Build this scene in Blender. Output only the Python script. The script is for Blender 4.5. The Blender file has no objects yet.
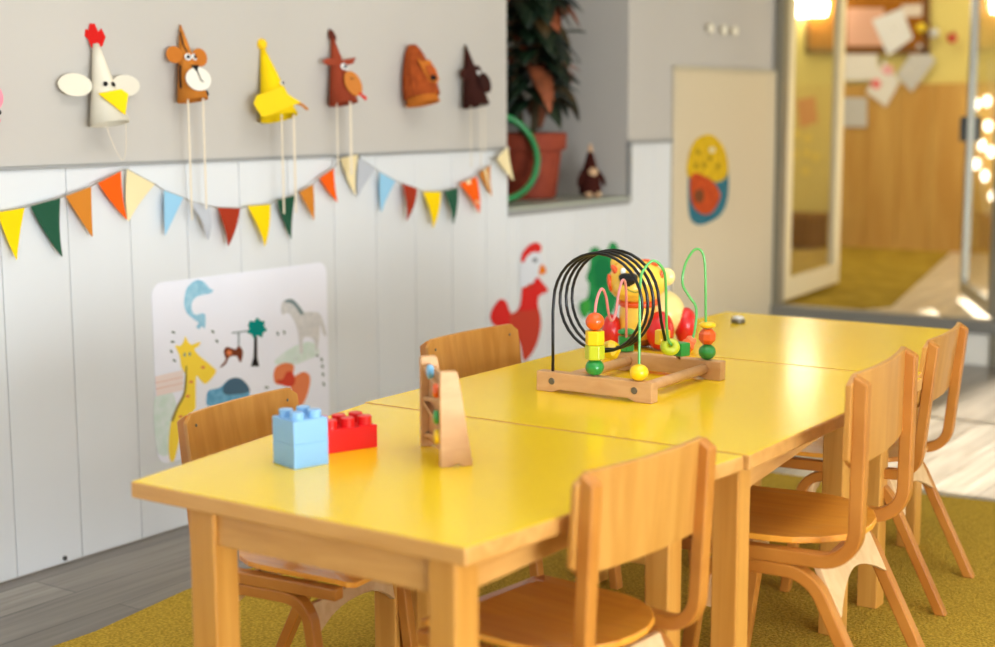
import bpy, bmesh, math, random
import numpy as np
from mathutils import Vector, Matrix
random.seed(4)
C = bpy.context.scene.collection
PI = math.pi
# ------------------------------------------------------------------ camera numbers
F, PIT, ROL, YAW = 1486.8, 0.14112, -0.00418, 0.60643
CAM = np.array([1.8097, -2.15785, 1.08957])
_fw = np.array([-math.sin(YAW)*math.cos(PIT), math.cos(YAW)*math.cos(PIT), -math.sin(PIT)])
_r = np.array([math.cos(YAW), math.sin(YAW), 0.]); _u = np.cross(_r, _fw)
_r2 = _r*math.cos(ROL)+_u*math.sin(ROL); _u2 = -_r*math.sin(ROL)+_u*math.cos(ROL)
def at(x, y, ax, v):
    """survey: the point where the sight line of a photo pixel meets the plane axis=v"""
    d = _fw+_r2*(x-497.5)/F-_u2*(y-323.5)/F
    return Vector(CAM+d*((v-CAM[ax])/d[ax]))
T = 0.54            # table height
XW = -1.067         # face of the left wall
YE = 4.243          # end partition
FR = 0.175          # floor of the next room
# ------------------------------------------------------------------ materials
def lin(c):
    return tuple(((v/255)/12.92 if v/255 <= .04045 else ((v/255+.055)/1.055)**2.4) for v in c)+(1,)
MATS = {}
def mat(name, col, rough=.5, spec=.5, col2=None, scale=(8, 8, 8), detail=3, bump=0, coat=0, metal=0, emit=0, trans=0, wood=False, contrast=(.35, .65), croughness=.1):
    if name in MATS: return MATS[name]
    m = bpy.data.materials.new(name); m.use_nodes = True; nt = m.node_tree
    b = nt.nodes['Principled BSDF']; b.inputs['Base Color'].default_value = lin(col)
    b.inputs['Roughness'].default_value = rough; b.inputs['Specular IOR Level'].default_value = spec
    b.inputs['Metallic'].default_value = metal
    b.inputs['Coat Weight'].default_value = coat; b.inputs['Coat Roughness'].default_value = croughness
    if trans: b.inputs['Transmission Weight'].default_value = trans
    if emit:
        b.inputs['Emission Color'].default_value = lin(col); b.inputs['Emission Strength'].default_value = emit
    if col2 is not None or bump:
        tc = nt.nodes.new('ShaderNodeTexCoord'); mp = nt.nodes.new('ShaderNodeMapping')
        mp.inputs['Scale'].default_value = scale
        nt.links.new(tc.outputs['Object'], mp.inputs['Vector'])
        nz = nt.nodes.new('ShaderNodeTexNoise'); nz.inputs['Scale'].default_value = 1; nz.inputs['Detail'].default_value = detail
        if wood: nz.inputs['Distortion'].default_value = .6
        nt.links.new(mp.outputs['Vector'], nz.inputs['Vector'])
        if col2 is not None:
            rp = nt.nodes.new('ShaderNodeValToRGB')
            rp.color_ramp.elements[0].color = lin(col); rp.color_ramp.elements[1].color = lin(col2)
            rp.color_ramp.elements[0].position, rp.color_ramp.elements[1].position = contrast
            nt.links.new(nz.outputs['Fac'], rp.inputs['Fac']); nt.links.new(rp.outputs['Color'], b.inputs['Base Color'])
        if bump:
            bp = nt.nodes.new('ShaderNodeBump'); bp.inputs['Strength'].default_value = bump; bp.inputs['Distance'].default_value = .01
            nt.links.new(nz.outputs['Fac'], bp.inputs['Height']); nt.links.new(bp.outputs['Normal'], b.inputs['Normal'])
    MATS[name] = m; return m
def glass_mat():
    m = bpy.data.materials.new('door_glass'); m.use_nodes = True; nt = m.node_tree; nt.nodes.clear()
    o = nt.nodes.new('ShaderNodeOutputMaterial'); mx = nt.nodes.new('ShaderNodeMixShader')
    t = nt.nodes.new('ShaderNodeBsdfTransparent'); g = nt.nodes.new('ShaderNodeBsdfGlossy'); g.inputs['Roughness'].default_value = .03
    t.inputs['Color'].default_value = (.97, .97, .95, 1)
    fr = nt.nodes.new('ShaderNodeFresnel'); fr.inputs['IOR'].default_value = 1.45
    ge = nt.nodes.new('ShaderNodeNewGeometry'); iv = nt.nodes.new('ShaderNodeMath'); iv.operation = 'SUBTRACT'; iv.inputs[0].default_value = 1
    ml = nt.nodes.new('ShaderNodeMath'); ml.operation = 'MULTIPLY'
    nt.links.new(ge.outputs['Backfacing'], iv.inputs[1]); nt.links.new(fr.outputs[0], ml.inputs[0]); nt.links.new(iv.outputs[0], ml.inputs[1])
    nt.links.new(ml.outputs[0], mx.inputs[0]); nt.links.new(t.outputs[0], mx.inputs[1]); nt.links.new(g.outputs[0], mx.inputs[2])
    nt.links.new(mx.outputs[0], o.inputs['Surface']); return m
GLASS = glass_mat()
def plank_mat(name, ca, cb, cgap, width, length, rot=PI/2, rough=.4, gap=.002, spec=.5):
    m = bpy.data.materials.new(name); m.use_nodes = True; nt = m.node_tree; b = nt.nodes['Principled BSDF']
    tc = nt.nodes.new('ShaderNodeTexCoord'); mp = nt.nodes.new('ShaderNodeMapping'); mp.inputs['Rotation'].default_value = (0, 0, rot)
    nt.links.new(tc.outputs['Object'], mp.inputs['Vector'])
    br = nt.nodes.new('ShaderNodeTexBrick'); br.inputs['Scale'].default_value = 1
    br.inputs['Brick Width'].default_value = length; br.inputs['Row Height'].default_value = width
    br.inputs['Mortar Size'].default_value = gap; br.inputs['Bias'].default_value = 0
    br.inputs['Color1'].default_value = lin(ca); br.inputs['Color2'].default_value = lin(cb); br.inputs['Mortar'].default_value = lin(cgap)
    nt.links.new(mp.outputs['Vector'], br.inputs['Vector'])
    mp2 = nt.nodes.new('ShaderNodeMapping'); mp2.inputs['Scale'].default_value = (26, 1.6, 1); nt.links.new(tc.outputs['Object'], mp2.inputs['Vector'])
    nz = nt.nodes.new('ShaderNodeTexNoise'); nz.inputs['Scale'].default_value = 1.5; nz.inputs['Detail'].default_value = 5; nz.inputs['Distortion'].default_value = .7
    nt.links.new(mp2.outputs['Vector'], nz.inputs['Vector'])
    rp = nt.nodes.new('ShaderNodeValToRGB'); rp.color_ramp.elements[0].position = .3; rp.color_ramp.elements[1].position = .72
    rp.color_ramp.elements[0].color = (.62, .6, .58, 1); rp.color_ramp.elements[1].color = (1.12, 1.12, 1.12, 1)
    nt.links.new(nz.outputs['Fac'], rp.inputs['Fac'])
    mx = nt.nodes.new('ShaderNodeMix'); mx.data_type = 'RGBA'; mx.blend_type = 'MULTIPLY'; mx.inputs[0].default_value = 1
    nt.links.new(br.outputs['Color'], mx.inputs[6]); nt.links.new(rp.outputs['Color'], mx.inputs[7])
    nt.links.new(mx.outputs[2], b.inputs['Base Color']); b.inputs['Roughness'].default_value = rough; b.inputs['Specular IOR Level'].default_value = spec
    return m
WHITE = mat('painted_white', (226, 226, 224), .45, .4)
WALLP = mat('wall_paint', (190, 185, 178), .75, .25, (194, 189, 182), (1.5, 1.5, 1.5), 2)
BOARD = mat('board_white', (217, 220, 223), .42, .4, (221, 224, 227), (1, 3, .6), 2)
GREY = mat('grey_trim', (150, 151, 150), .5, .4)
SHELF = mat('shelf_sage', (166, 172, 160), .45)
DOORW = mat('door_cream', (214, 200, 172), .35, .5)
ALU = mat('aluminium', (160, 158, 150), .35, .5, metal=.6)
CREAMF = mat('cream_frame', (226, 214, 180), .4)
BEECH = mat('beech', (222, 166, 90), .33, .5, (206, 146, 70), (9, 9, 60), 4, wood=True, coat=.25, croughness=.25)
BEECHV = mat('beech_vertical', (210, 150, 68), .38, .5, (196, 134, 54), (45, 45, 2.5), 4, wood=True, coat=.15, croughness=.3)
BEECHX = mat('beech_crosswise', (216, 160, 88), .38, .5, (200, 142, 70), (5, 40, 40), 4, wood=True, coat=.15, croughness=.3)
BEECHY = mat('beech_lengthwise', (216, 160, 88), .38, .5, (200, 142, 70), (40, 5, 40), 4, wood=True, coat=.15, croughness=.3)
LAMW = mat('bent_beech', (194, 126, 50), .35, .5, (176, 106, 36), (7, 7, 7), 4, wood=True, coat=.12, croughness=.2)
PLYB = mat('plywood_back', (204, 146, 68), .36, .5, (190, 130, 54), (40, 40, 4), 4, wood=True, coat=.25, croughness=.25)
PLYS = mat('plywood_seat', (240, 164, 56), .3, .5, (228, 144, 44), (5, 50, 20), 4, wood=True, coat=.4, croughness=.22)
APRON = mat('pale_plywood', (226, 190, 140), .45, .5, (214, 174, 122), (6, 30, 30), 3, wood=True)
MAPLE = mat('pale_maple', (216, 170, 120), .42, .5, (204, 154, 104), (14, 30, 50), 4, wood=True)
YEL = mat('yellow_laminate', (250, 212, 26), .22, .5, (247, 206, 22), (2, 2, 2), 2, coat=.2, croughness=.12)
STEEL = mat('steel_screw', (120, 116, 108), .35, metal=.8)
RUGM = mat('mustard_rug', (206, 170, 64), .95, .1, (162, 132, 42), (160, 160, 160), 2, bump=.9)
BLACK = mat('black_wire', (14, 14, 16), .3)
def paint(name, c, r=.32, coat=.35): return mat(name, c, r, .5, coat=coat, croughness=.12)
ORANGE = paint('orange_paint', (238, 96, 22)); LIME = paint('lime_paint', (196, 206, 34)); YELP = paint('yellow_paint', (250, 206, 20))
GREENP = paint('green_paint', (36, 148, 62)); PINKW = paint('pink_wire', (236, 138, 138)); GREENW = paint('green_wire', (96, 184, 92))
REDP = paint('red_paint', (214, 24, 26)); TOYY = paint('toy_yellow', (250, 204, 76)); TOYO = paint('toy_orange', (232, 84, 18)); TOYC = paint('toy_cream', (252, 226, 150))
BLUEB = mat('blue_brick', (136, 186, 232), .35, .5); REDB = mat('red_brick', (222, 22, 26), .3, .5)
def paper(name, c): return mat(name, c, .85, .15)
# ------------------------------------------------------------------ mesh helpers
class MB:
    def __init__(s): s.bm = bmesh.new()
    def box(s, a, b, M=None):
        vs = [s.bm.verts.new((x, y, z)) for x in (a[0], b[0]) for y in (a[1], b[1]) for z in (a[2], b[2])]
        for f in ((0, 1, 3, 2), (4, 6, 7, 5), (0, 4, 5, 1), (2, 3, 7, 6), (0, 2, 6, 4), (1, 5, 7, 3)): s.bm.faces.new([vs[i] for i in f])
        if M: bmesh.ops.transform(s.bm, matrix=M, verts=vs)
        return s
    def loft(s, rings, cap=True, closed=True):
        R = [[s.bm.verts.new(p) for p in r] for r in rings]; n = len(R[0])
        for i in range(len(R)-1):
            for j in range(n if closed else n-1):
                k = (j+1) % n; s.bm.faces.new((R[i][j], R[i][k], R[i+1][k], R[i+1][j]))
        if cap:
            s.bm.faces.new(R[0][::-1]); s.bm.faces.new(R[-1])
        return s
    def prism(s, pts, d):
        """polygon (list of 3D points) extruded by vector d"""
        d = Vector(d); s.loft([[Vector(p) for p in pts], [Vector(p)+d for p in pts]]); return s
    def tube(s, pts, r, n=8, smooth=0):
        P = [Vector(p) for p in pts]
        if smooth: P = spline(P, smooth)
        rr = r if isinstance(r, (list, tuple)) else [r]*len(P)
        rings = []; up = None
        for i, p in enumerate(P):
            t = (P[min(i+1, len(P)-1)]-P[max(i-1, 0)]).normalized()
            if up is None: up = t.orthogonal().normalized()
            else:
                up = (up-t*up.dot(t)); up = up.normalized() if up.length > 1e-6 else t.orthogonal().normalized()
            w = t.cross(up)
            rings.append([p+(up*math.cos(a)+w*math.sin(a))*rr[i] for a in [2*PI*k/n for k in range(n)]])
        return s.loft(rings)
    def lathe(s, prof, c=(0, 0, 0), n=24, M=None, cap=True):
        c = Vector(c); rings = [[c+Vector((r*math.cos(a), r*math.sin(a), z)) for a in [2*PI*k/n for k in range(n)]] for r, z in prof]
        if M: rings = [[M @ p for p in r] for r in rings]
        return s.loft(rings, cap)
    def ell(s, c, r, n=20, m=12, M=None):
        c = Vector(c); r = Vector(r) if not isinstance(r, (int, float)) else Vector((r, r, r))
        rings = []
        for i in range(1, m):
            ph = PI*i/m; rings.append([Vector((r.x*math.sin(ph)*math.cos(a), r.y*math.sin(ph)*math.sin(a), -r.z*math.cos(ph))) for a in [2*PI*k/n for k in range(n)]])
        if M: rings = [[M @ p for p in q] for q in rings]
        rings = [[c+p for p in q] for q in rings]
        return s.loft(rings)
    def torus(s, c, R, r, axis=(0, 0, 1), n=28, m=10):
        q = Vector((0, 0, 1)).rotation_difference(Vector(axis)); c = Vector(c); rg = []
        for i in range(n):
            a = 2*PI*i/n
            rg.append([c+q @ Vector(((R+r*math.cos(b))*math.cos(a), (R+r*math.cos(b))*math.sin(a), r*math.sin(b))) for b in [2*PI*k/m for k in range(m)]])
        rg.append(rg[0]); V = [[s.bm.verts.new(p) for p in g] for g in rg[:-1]]
        for i in range(n):
            for j in range(m):
                s.bm.faces.new((V[i][j], V[(i+1) % n][j], V[(i+1) % n][(j+1) % m], V[i][(j+1) % m]))
        return s
    def strip(s, path, th, y0, y1, chop=0):
        """flat bar bent in the xz plane: thickness th across the path, width y0..y1"""
        P = [Vector((a, 0, b)) for a, b in path]; rg = []
        for i, p in enumerate(P):
            t = (P[min(i+1, len(P)-1)]-P[max(i-1, 0)]).normalized(); n = Vector((-t.z, 0, t.x))
            q1, q2 = p+n*th/2, p-n*th/2
            if (i == 0 or i == len(P)-1) and p.z < .02:        # feet cut flat on the floor
                for q in (q1, q2):
                    q += t*(-q.z/t.z)
            if chop and i == len(P)-1: q2 -= t*chop            # rounded-off upper back edge
            rg.append([q1+Vector((0, y0, 0)), q1+Vector((0, y1, 0)), q2+Vector((0, y1, 0)), q2+Vector((0, y0, 0))])
        return s.loft(rg)
    def build(s, name, m, parent=None, loc=None, smooth=False, bevel=0, seg=2, sub=0):
        bmesh.ops.recalc_face_normals(s.bm, faces=s.bm.faces)
        if loc is not None: bmesh.ops.translate(s.bm, vec=-Vector(loc), verts=s.bm.verts)
        me = bpy.data.meshes.new(name); s.bm.to_mesh(me); s.bm.free(); me.materials.append(m)
        o = bpy.data.objects.new(name, me); C.objects.link(o)
        if parent is not None: o.parent = parent
        elif loc is not None: o.location = loc
        if smooth:
            for p in me.polygons: p.use_smooth = True
        if bevel:
            bv = o.modifiers.new('bevel', 'BEVEL'); bv.width = bevel; bv.segments = seg; bv.limit_method = 'ANGLE'; bv.angle_limit = .7
        if sub:
            sb = o.modifiers.new('sub', 'SUBSURF'); sb.levels = sub; sb.render_levels = sub
        return o
def spline(P, k=6):
    out = []
    for i in range(len(P)-1):
        p0, p1, p2, p3 = P[max(i-1, 0)], P[i], P[i+1], P[min(i+2, len(P)-1)]
        for j in range(k):
            t = j/k
            out.append(.5*((2*p1)+(p2-p0)*t+(2*p0-5*p1+4*p2-p3)*t*t+(3*p1-p0-3*p2+p3)*t**3))
    out.append(P[-1]); return out
def fillet(pts, rad, k=7):
    P = [Vector((a, b)) for a, b in pts]; out = [tuple(P[0])]
    for i in range(1, len(P)-1):
        r = rad[i-1] if isinstance(rad, (list, tuple)) else rad
        a = (P[i-1]-P[i]).normalized(); b = (P[i+1]-P[i]).normalized(); ang = a.angle(b)
        d = r/math.tan(ang/2); s_, e_ = P[i]+a*d, P[i]+b*d
        bis = (a+b).normalized(); c = P[i]+bis*(r/math.sin(ang/2))
        v0, v1 = s_-c, e_-c; tot = v0.angle_signed(v1)
        for j in range(k+1):
            w = v0.copy(); w.rotate(Matrix.Rotation(-tot*j/k, 2)); out.append(tuple(c+w))
    out.append(tuple(P[-1])); return out
def tag(o, label=None, cat=None, group=None, kind=None):
    if label: o['label'] = label
    if cat: o['category'] = cat
    if group: o['group'] = group
    if kind: o['kind'] = kind
    return o
def thing(name, label, cat, loc=(0, 0, 0), rz=0, group=None):
    o = bpy.data.objects.new(name, None); C.objects.link(o); o.location = loc; o.rotation_euler = (0, 0, rz); o.empty_display_size = .05
    return tag(o, label, cat, group)
def struct(o): o['kind'] = 'structure'; return o
# ------------------------------------------------------------------ room shell
struct(MB().box((-1.75, -4.2, -.1), (5.1, YE+.03, 0)).build('floor', plank_mat('floor_planks', (150, 142, 131), (124, 116, 107), (88, 82, 76), .145, 1.3, rough=.3)))
NY0, NY1, NZ = 2.056, 2.885, .765
w = MB()
w.box((XW-.6, -4.2, 0), (XW-.004, NY0, 2.75)).box((XW-.6, NY0, 0), (XW-.004, NY1, NZ-.012)).box((XW-.6, NY1, 0), (XW-.004, YE, 2.75)).box((XW-.68, -4.2, 0), (XW-.6, YE, 2.75))
w.box((XW-.6, NY0, 2.0), (XW-.004, NY1, 2.75))
struct(w.build('wall_left', WALLP))
def board_run(ys, z1):
    for a, b in zip(ys[:-1], ys[1:]): wb.box((XW-.014, a+.0013, .004), (XW, b-.0013, z1))
wb = MB(); ys = [-.0095+.1935*k for k in range(-16, 20)]
lo = [y for y in ys if y < NY0-.02]+[NY0]; board_run(lo, .962)
mid = [NY0]+[y for y in ys if NY0+.02 < y < NY1-.02]+[NY1]; board_run(mid, NZ-.014)
hi = [NY1]+[y for y in ys if NY1+.03 < y < 3.2]+[3.232]; board_run(hi, .966)
struct(wb.build('wall_panelling', BOARD, bevel=.0012, seg=1))
struct(MB().box((XW-.004, -4.2, .962), (XW+.007, NY0-.002, .971)).box((XW-.004, NY1+.002, .966), (XW+.007, 3.232, .979)).build('trim_1', GREY))
struct(MB().box((XW-.004, NY1-.004, NZ-.02), (XW+.009, NY1+.011, .979)).box((XW-.006, NY0, NZ-.03), (XW+.009, NY1-.004, NZ-.013)).build('trim_2', GREY))
struct(MB().box((XW-.598, NY0+.001, NZ-.012), (XW+.008, NY1-.004, NZ)).build('window_sill', SHELF, bevel=.002))
d1 = struct(MB().box((XW-.003, 3.236, .01), (XW+.012, YE-.012, 1.255)).build('door_1', DOORW, bevel=.003))
struct(MB().box((XW-.003, 3.232, 1.256), (XW+.012, YE-.012, 1.272)).build('trim_3', mat('trim_cream', (196, 186, 160), .5)))
struct(MB().box((-4.3, -4.2, 2.75), (5.1, 7.7, 2.85)).build('ceiling', mat('ceiling_paint', (236, 234, 228), .8, .2)))
# right wall with three window openings
WY = [(-3.4, -1.2), (-.9, 1.3), (1.97, 4.1)]
w = MB().box((5.0, -4.2, 0), (5.1, YE, .2)).box((5.0, -4.2, 2.35), (5.1, YE, 2.75))
e = [-4.2]+[v for p in WY for v in p]+[YE]
for a, b in zip(e[0::2], e[1::2]): w.box((5.0, a, .2), (5.1, b, 2.35))
w.box((5.0, WY[2][0], .2), (5.1, WY[2][1], 1.85))  # infill under the third opening, added to shrink the sun patch on the floor
struct(w.build('wall_right', WALLP))
for i, (a, b) in enumerate(WY):
    f = MB(); z0 = (.2, .2, 1.85)[i]
    for z in (z0, 2.31): f.box((5.0, a, z), (5.05, b, z+.04))
    for y in (a, (a+b)/2-.02, b-.04): f.box((5.0, y, z0), (5.05, y+.04, 2.35))
    o = struct(f.build('window_%d' % (i+1), WHITE))
    struct(MB().box((5.022, a, z0+.02), (5.026, b, 2.33)).build('pane', GLASS, o))
    if i < 2: struct(MB().box((5.055, a+.01, .23), (5.062, b-.01, 2.33)).build('window_blind', mat('blind_white', (240, 238, 230), .8, .1)))  # unseen sheet added to keep the sun out of the first two windows
# end partition: opening with a raised step, glazed part to its right
SX = -.045
struct(MB().box((XW-.2, YE-.02, 0), (5.0, YE+.03, .14)).build('step_riser', mat('riser_white', (236, 232, 222), .4)))
struct(MB().box((XW, YE-.045, .14), (5.0, YE+.045, .197)).build('trim_4', mat('sill_grey', (134, 132, 126), .4, metal=.3), bevel=.004))
p_ = MB().box((SX, YE-.03, .0), (SX+.06, YE+.03, 2.139)).box((XW+.004, YE-.03, .197), (XW+.045, YE+.03, 2.139)).box((XW, YE-.03, 2.14), (5.0, YE+.03, 2.2))
for x in (1.05, 2.1, 3.2, 4.3): p_.box((x, YE-.03, .197), (x+.06, YE+.03, 2.139))
struct(p_.build('door_frame', mat('post_grey', (140, 134, 118), .4, metal=.3)))
struct(MB().box((XW-.2, YE-.03, 2.2), (5.0, YE+.03, 2.75)).build('wall_far', WALLP))
o = struct(MB().box((SX+.06, YE-.003, .197), (5.0, YE+.003, 2.14)).build('window_4', GLASS))
def glass_door(name, hinge, free, mf, handle_z=None, fw=.055):
    h, f = Vector(hinge), Vector(free); L = (f-h).length; ang = math.atan2(f.y-h.y, f.x-h.x); z0, z1 = FR+.03, 2.1
    root = bpy.data.objects.new(name, None); C.objects.link(root); root.location = (h.x, h.y, 0); root.rotation_euler = (0, 0, ang); struct(root)
    fr = MB().box((0, -.018, z0), (fw, .018, z1)).box((L-fw, -.018, z0), (L, .018, z1)).box((fw, -.018, z0), (L-fw, .018, z0+fw*1.1)).box((fw, -.018, z1-fw), (L-fw, .018, z1))
    struct(fr.build('frame', mf, root, bevel=.003)); struct(MB().box((fw, -.003, z0+fw), (L-fw, .003, z1-fw)).build('glass', GLASS, root))
    if handle_z:
        hd = MB().box((L-.045, -.05, handle_z-.06), (L-.015, .05, handle_z+.06)); struct(hd.build('handle', mat('dark_handle', (46, 46, 44), .4), root, bevel=.006))
glass_door('door_2', (XW+.015, YE+.06, 0), (-1.135, YE+.06+.88, 0), CREAMF, fw=.09)
glass_door('door_3', (SX-.012, YE+.05, 0), (-.44, YE+.05+.80, 0), ALU, 1.0)
# next room
struct(MB().box((-4.2, YE+.03, FR-.1), (5.0, 7.6, FR)).build('floor_far_room', plank_mat('far_planks', (238, 226, 206), (230, 216, 192), (196, 180, 156), .16, 1.4, rot=0, rough=.35)))
struct(MB().box((-4.3, 7.5, FR), (5.0, 7.6, 2.75)).build('wall_back', mat('yellow_wall', (232, 214, 128), .7, .2)))
struct(MB().box((5.0, YE+.03, FR), (5.1, 7.5, 2.15)).box((5.0, 6.3, 2.15), (5.1, 7.5, 2.75)).box((5.0, YE+.03, 2.15), (5.1, 4.4, 2.75)).build('wall_far_right', MATS['yellow_wall']))
struct(MB().box((-4.3, YE, FR), (-4.2, 7.5, 2.75)).build('wall_far_left', MATS['yellow_wall']))
wp = MB()
for k in range(32): wp.box((-2.085+.22*k, 7.475, FR), (-2.085+.22*k+.217, 7.5, 1.262))
struct(wp.build('wall_wainscot', mat('pine_panel', (214, 170, 92), .5, .4, (198, 148, 72), (9, 9, 1.2), 3, wood=True)))
tag(MB().prism([(-2.9, 7.4, FR), (-1.25, 7.4, FR), (-.62, YE+.35, FR), (-.75, YE+.1, FR), (-2.9, YE+.1, FR)][::-1], (0, 0, .008)).build('carpet', mat('green_carpet', (178, 150, 56), .95, .1, (152, 126, 40), (9, 9, 9), 4)),
    'olive green carpet on the floor of the next room, seen between the glass doors', 'carpet')
# ------------------------------------------------------------------ things in the next room (seen through the doorway)
YF = 7.475
def far_quad(px, off=0): return [at(x, y, 1, YF-off) for x, y in px]
bb = thing('bulletin_board', 'brown framed cork notice board on the yellow wall of the next room', 'notice board', at(880, 30, 1, YF))
q = [at(x, y, 1, YF+.002) for x, y in ((806, -30), (927, -30), (927, 52), (806, 50))]
MB().prism(q, (0, -.012, 0)).build('cork', mat('cork', (176, 112, 40), .9, .1, (150, 92, 30), (40, 40, 40)), bb, bb.location)
fb = MB()
for a, b in (((806, 48), (928, 54)), ((924, -30), (930, 54)), ((806, -30), (810, 54)), ((806, -32), (930, -28))):
    fb.prism([at(a[0], a[1], 1, YF), at(b[0], a[1], 1, YF), at(b[0], b[1], 1, YF), at(a[0], b[1], 1, YF)], (0, -.02, 0))
fb.build('frame', mat('walnut_frame', (120, 78, 34), .5), bb, bb.location)
MB().prism([at(x, y, 1, YF-.012) for x, y in ((847, 8), (884, 8), (884, 46), (847, 46))], (0, -.002, 0)).build('pinned_sheet', paper('pink_sheet', (226, 176, 150)), bb, bb.location)
MB().prism([at(x, y, 1, YF-.012) for x, y in ((902, 5), (922, 4), (922, 16), (903, 17))], (0, -.002, 0)).build('pinned_note', paper('note_paper', (228, 214, 200)), bb, bb.location)
PW = paper('drawing_paper', (236, 232, 224)); PG = paper('photo_paper', (206, 204, 200)); PINK = paper('pink_crayon', (236, 130, 130))
def sheet(px, label, m, off, marks=()):
    c = at(sum(p[0] for p in px)/4, sum(p[1] for p in px)/4, 1, YF-off)
    r = thing('paper_sheet', label, 'paper', c, group='papers pinned up in the next room')
    MB().prism([at(x, y, 1, YF-off) for x, y in px], (0, -.002, 0)).build('page', m, r, c)
    MB().tube([c+Vector((0, -.004, .012)), c+Vector((0, off+.004, .012))], .004, 8).build('pin', STEEL, r, c)
    for (x, y, rx, ry, mm) in marks:
        MB().prism([at(x+rx*math.cos(a), y+ry*math.sin(a), 1, YF-off-.002) for a in [2*PI*k/14 for k in range(14)]], (0, -.002, 0)).build('crayon_mark', mm, r, c)
sheet(((872, 20), (902, 8), (913, 38), (888, 56)), 'shiny white picture sheet pinned tilted in the middle of the notice board', mat('glossy_sheet', (236, 236, 236), .25), .02)
sheet(((919, 43), (936, 60), (912, 92), (896, 75)), 'tilted plain grey-white sheet hanging off the lower right corner of the notice board', PG, .016)
sheet(((884, 60), (900, 82), (886, 107), (866, 92)), 'tilted white sheet with pink crayon marks under the notice board', PW, .018, ((876, 84, 5, 5, PINK), (888, 70, 6, 5, paper('pale_pink', (238, 176, 180)))))
sheet(((838, 52), (877, 52), (879, 80), (838, 81)), 'wide white sheet level below the left side of the notice board', PW, .014)
sheet(((838, 97), (867, 98), (867, 127), (838, 127)), 'lowest small pale sheet on the wooden panelling of the next room', PG, .012)
for px, py, col, lab in ((921, 28, (230, 200, 20), 'yellow'), (934, 33, (206, 206, 204), 'pale grey'), (952, 38, (196, 60, 40), 'red')):
    c = at(px, py, 1, YF-.04)
    r = thing('wall_ornament', '%s round ornament right of the notice board in the next room' % lab, 'ornament', c, group='round ornaments beside the notice board')
    MB().ell((0, 0, 0), (.033, .03, .033)).build('ball', paint('ornament_'+lab.replace(' ', '_'), col), r, smooth=True)
    MB().tube([(0, .02, .02), (0, .04, .045)], .004).build('hanger', STEEL, r)
# light spots made as yellow discs, and lamps, seen through the door glass
YD = paper('yellow_disc', (244, 214, 80))
for i, (px, py) in enumerate(((797, 134), (808, 138), (795, 155), (807, 153), (816, 157), (806, 171))):
    tag(MB().lathe([(.028, 0), (.028, .006)], n=18, M=Matrix.Translation(at(px, py, 1, 7.5005)) @ Matrix.Rotation(PI/2, 4, 'X')).build('paper_disc', mat('disc_gold', (250, 226, 110), .5)),
        'small yellow paper disc on the next room wall behind the left glass door', 'paper decoration', 'yellow paper discs behind the left glass door')
tag(MB().prism(far_quad(((797, 100), (815, 96), (818, 122), (800, 128)), -.0255), (0, -.004, 0)).build('paper_sheet', paper('peach_sheet', (232, 168, 110))), 'peach coloured sheet on the wall behind the left glass door', 'paper')
LAMPG = mat('lamp_glow', (255, 246, 224), .4, emit=22)
for i, (px, py, lab) in enumerate(((802, 6, 'left of the pair of glowing wall lamps behind the left glass door'), (819, 5, 'right of the pair of glowing wall lamps behind the left glass door'))):
    c = at(px, py, 1, YF-.06); r = thing('wall_lamp', lab, 'lamp', c, group='wall lamps in the next room')
    MB().lathe([(.05, -.07), (.062, .0), (.05, .09)], n=18).build('lamp_shade', LAMPG, r, smooth=True); MB().box((-.02, .03, -.02), (.02, .06, .02)).build('bracket', STEEL, r)
sl = thing('light_string', 'string of glowing white bulbs hanging behind the right glass door', 'string lights', at(985, 60, 1, YF-.03))
MB().tube([at(x, y, 1, YF-.05) for x, y in ((976, 60), (977, 100), (981, 150), (984, 200), (990, 215), (994, 170), (992, 100), (990, 60))], .004, 6, 5).build('cord', mat('cord_white', (220, 214, 200), .6), sl, sl.location)
for px, py in ((976, 104), (987, 101), (978, 124), (988, 126), (982, 145), (976, 164), (991, 152), (985, 176), (993, 196)):
    MB().ell(at(px, py, 1, YF-.06), (.024, .02, .036), 14, 8).build('bulb', mat('bulb_glow', (255, 248, 230), .4, emit=7), sl, sl.location, smooth=True)
bk = thing('storage_basket', 'dark brown storage box on the floor behind the left glass door', 'box', (-2.30, 7.22, FR+.008))
b_ = MB().box((-.22, -.16, 0), (.22, .16, .02))
for a, b in (((-.22, -.16), (.22, -.14)), ((-.22, .14), (.22, .16)), ((-.22, -.14), (-.2, .14)), ((.2, -.14), (.22, .14))): b_.box((a[0], a[1], .02), (b[0], b[1], .2))
b_.build('body', mat('brown_box', (96, 58, 22), .7), bk); MB().box((-.23, -.17, .2), (.23, .17, .225)).build('lid', mat('brown_lid', (120, 76, 30), .6), bk, bevel=.004)
# ------------------------------------------------------------------ rug
rp = []
ed = [(-.66, -1.6), (-.625, -.6), (-.615, -.16), (-.66, .14), (-.64, .6), (-.655, 1.2), (-.64, 1.93), (.0, 1.925), (.446, 1.928), (.75, 1.965), (1.5, 1.97), (2.3, 1.96), (2.3, .2), (2.3, -1.6)]
rp = [Vector((x, y, .0005)) for x, y in ed]
rug = tag(MB().prism(rp[::-1], (0, 0, .007)).build('rug', RUGM, bevel=.003), 'mustard yellow woven rug under the tables and chairs', 'rug')
RZ = .0075
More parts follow.
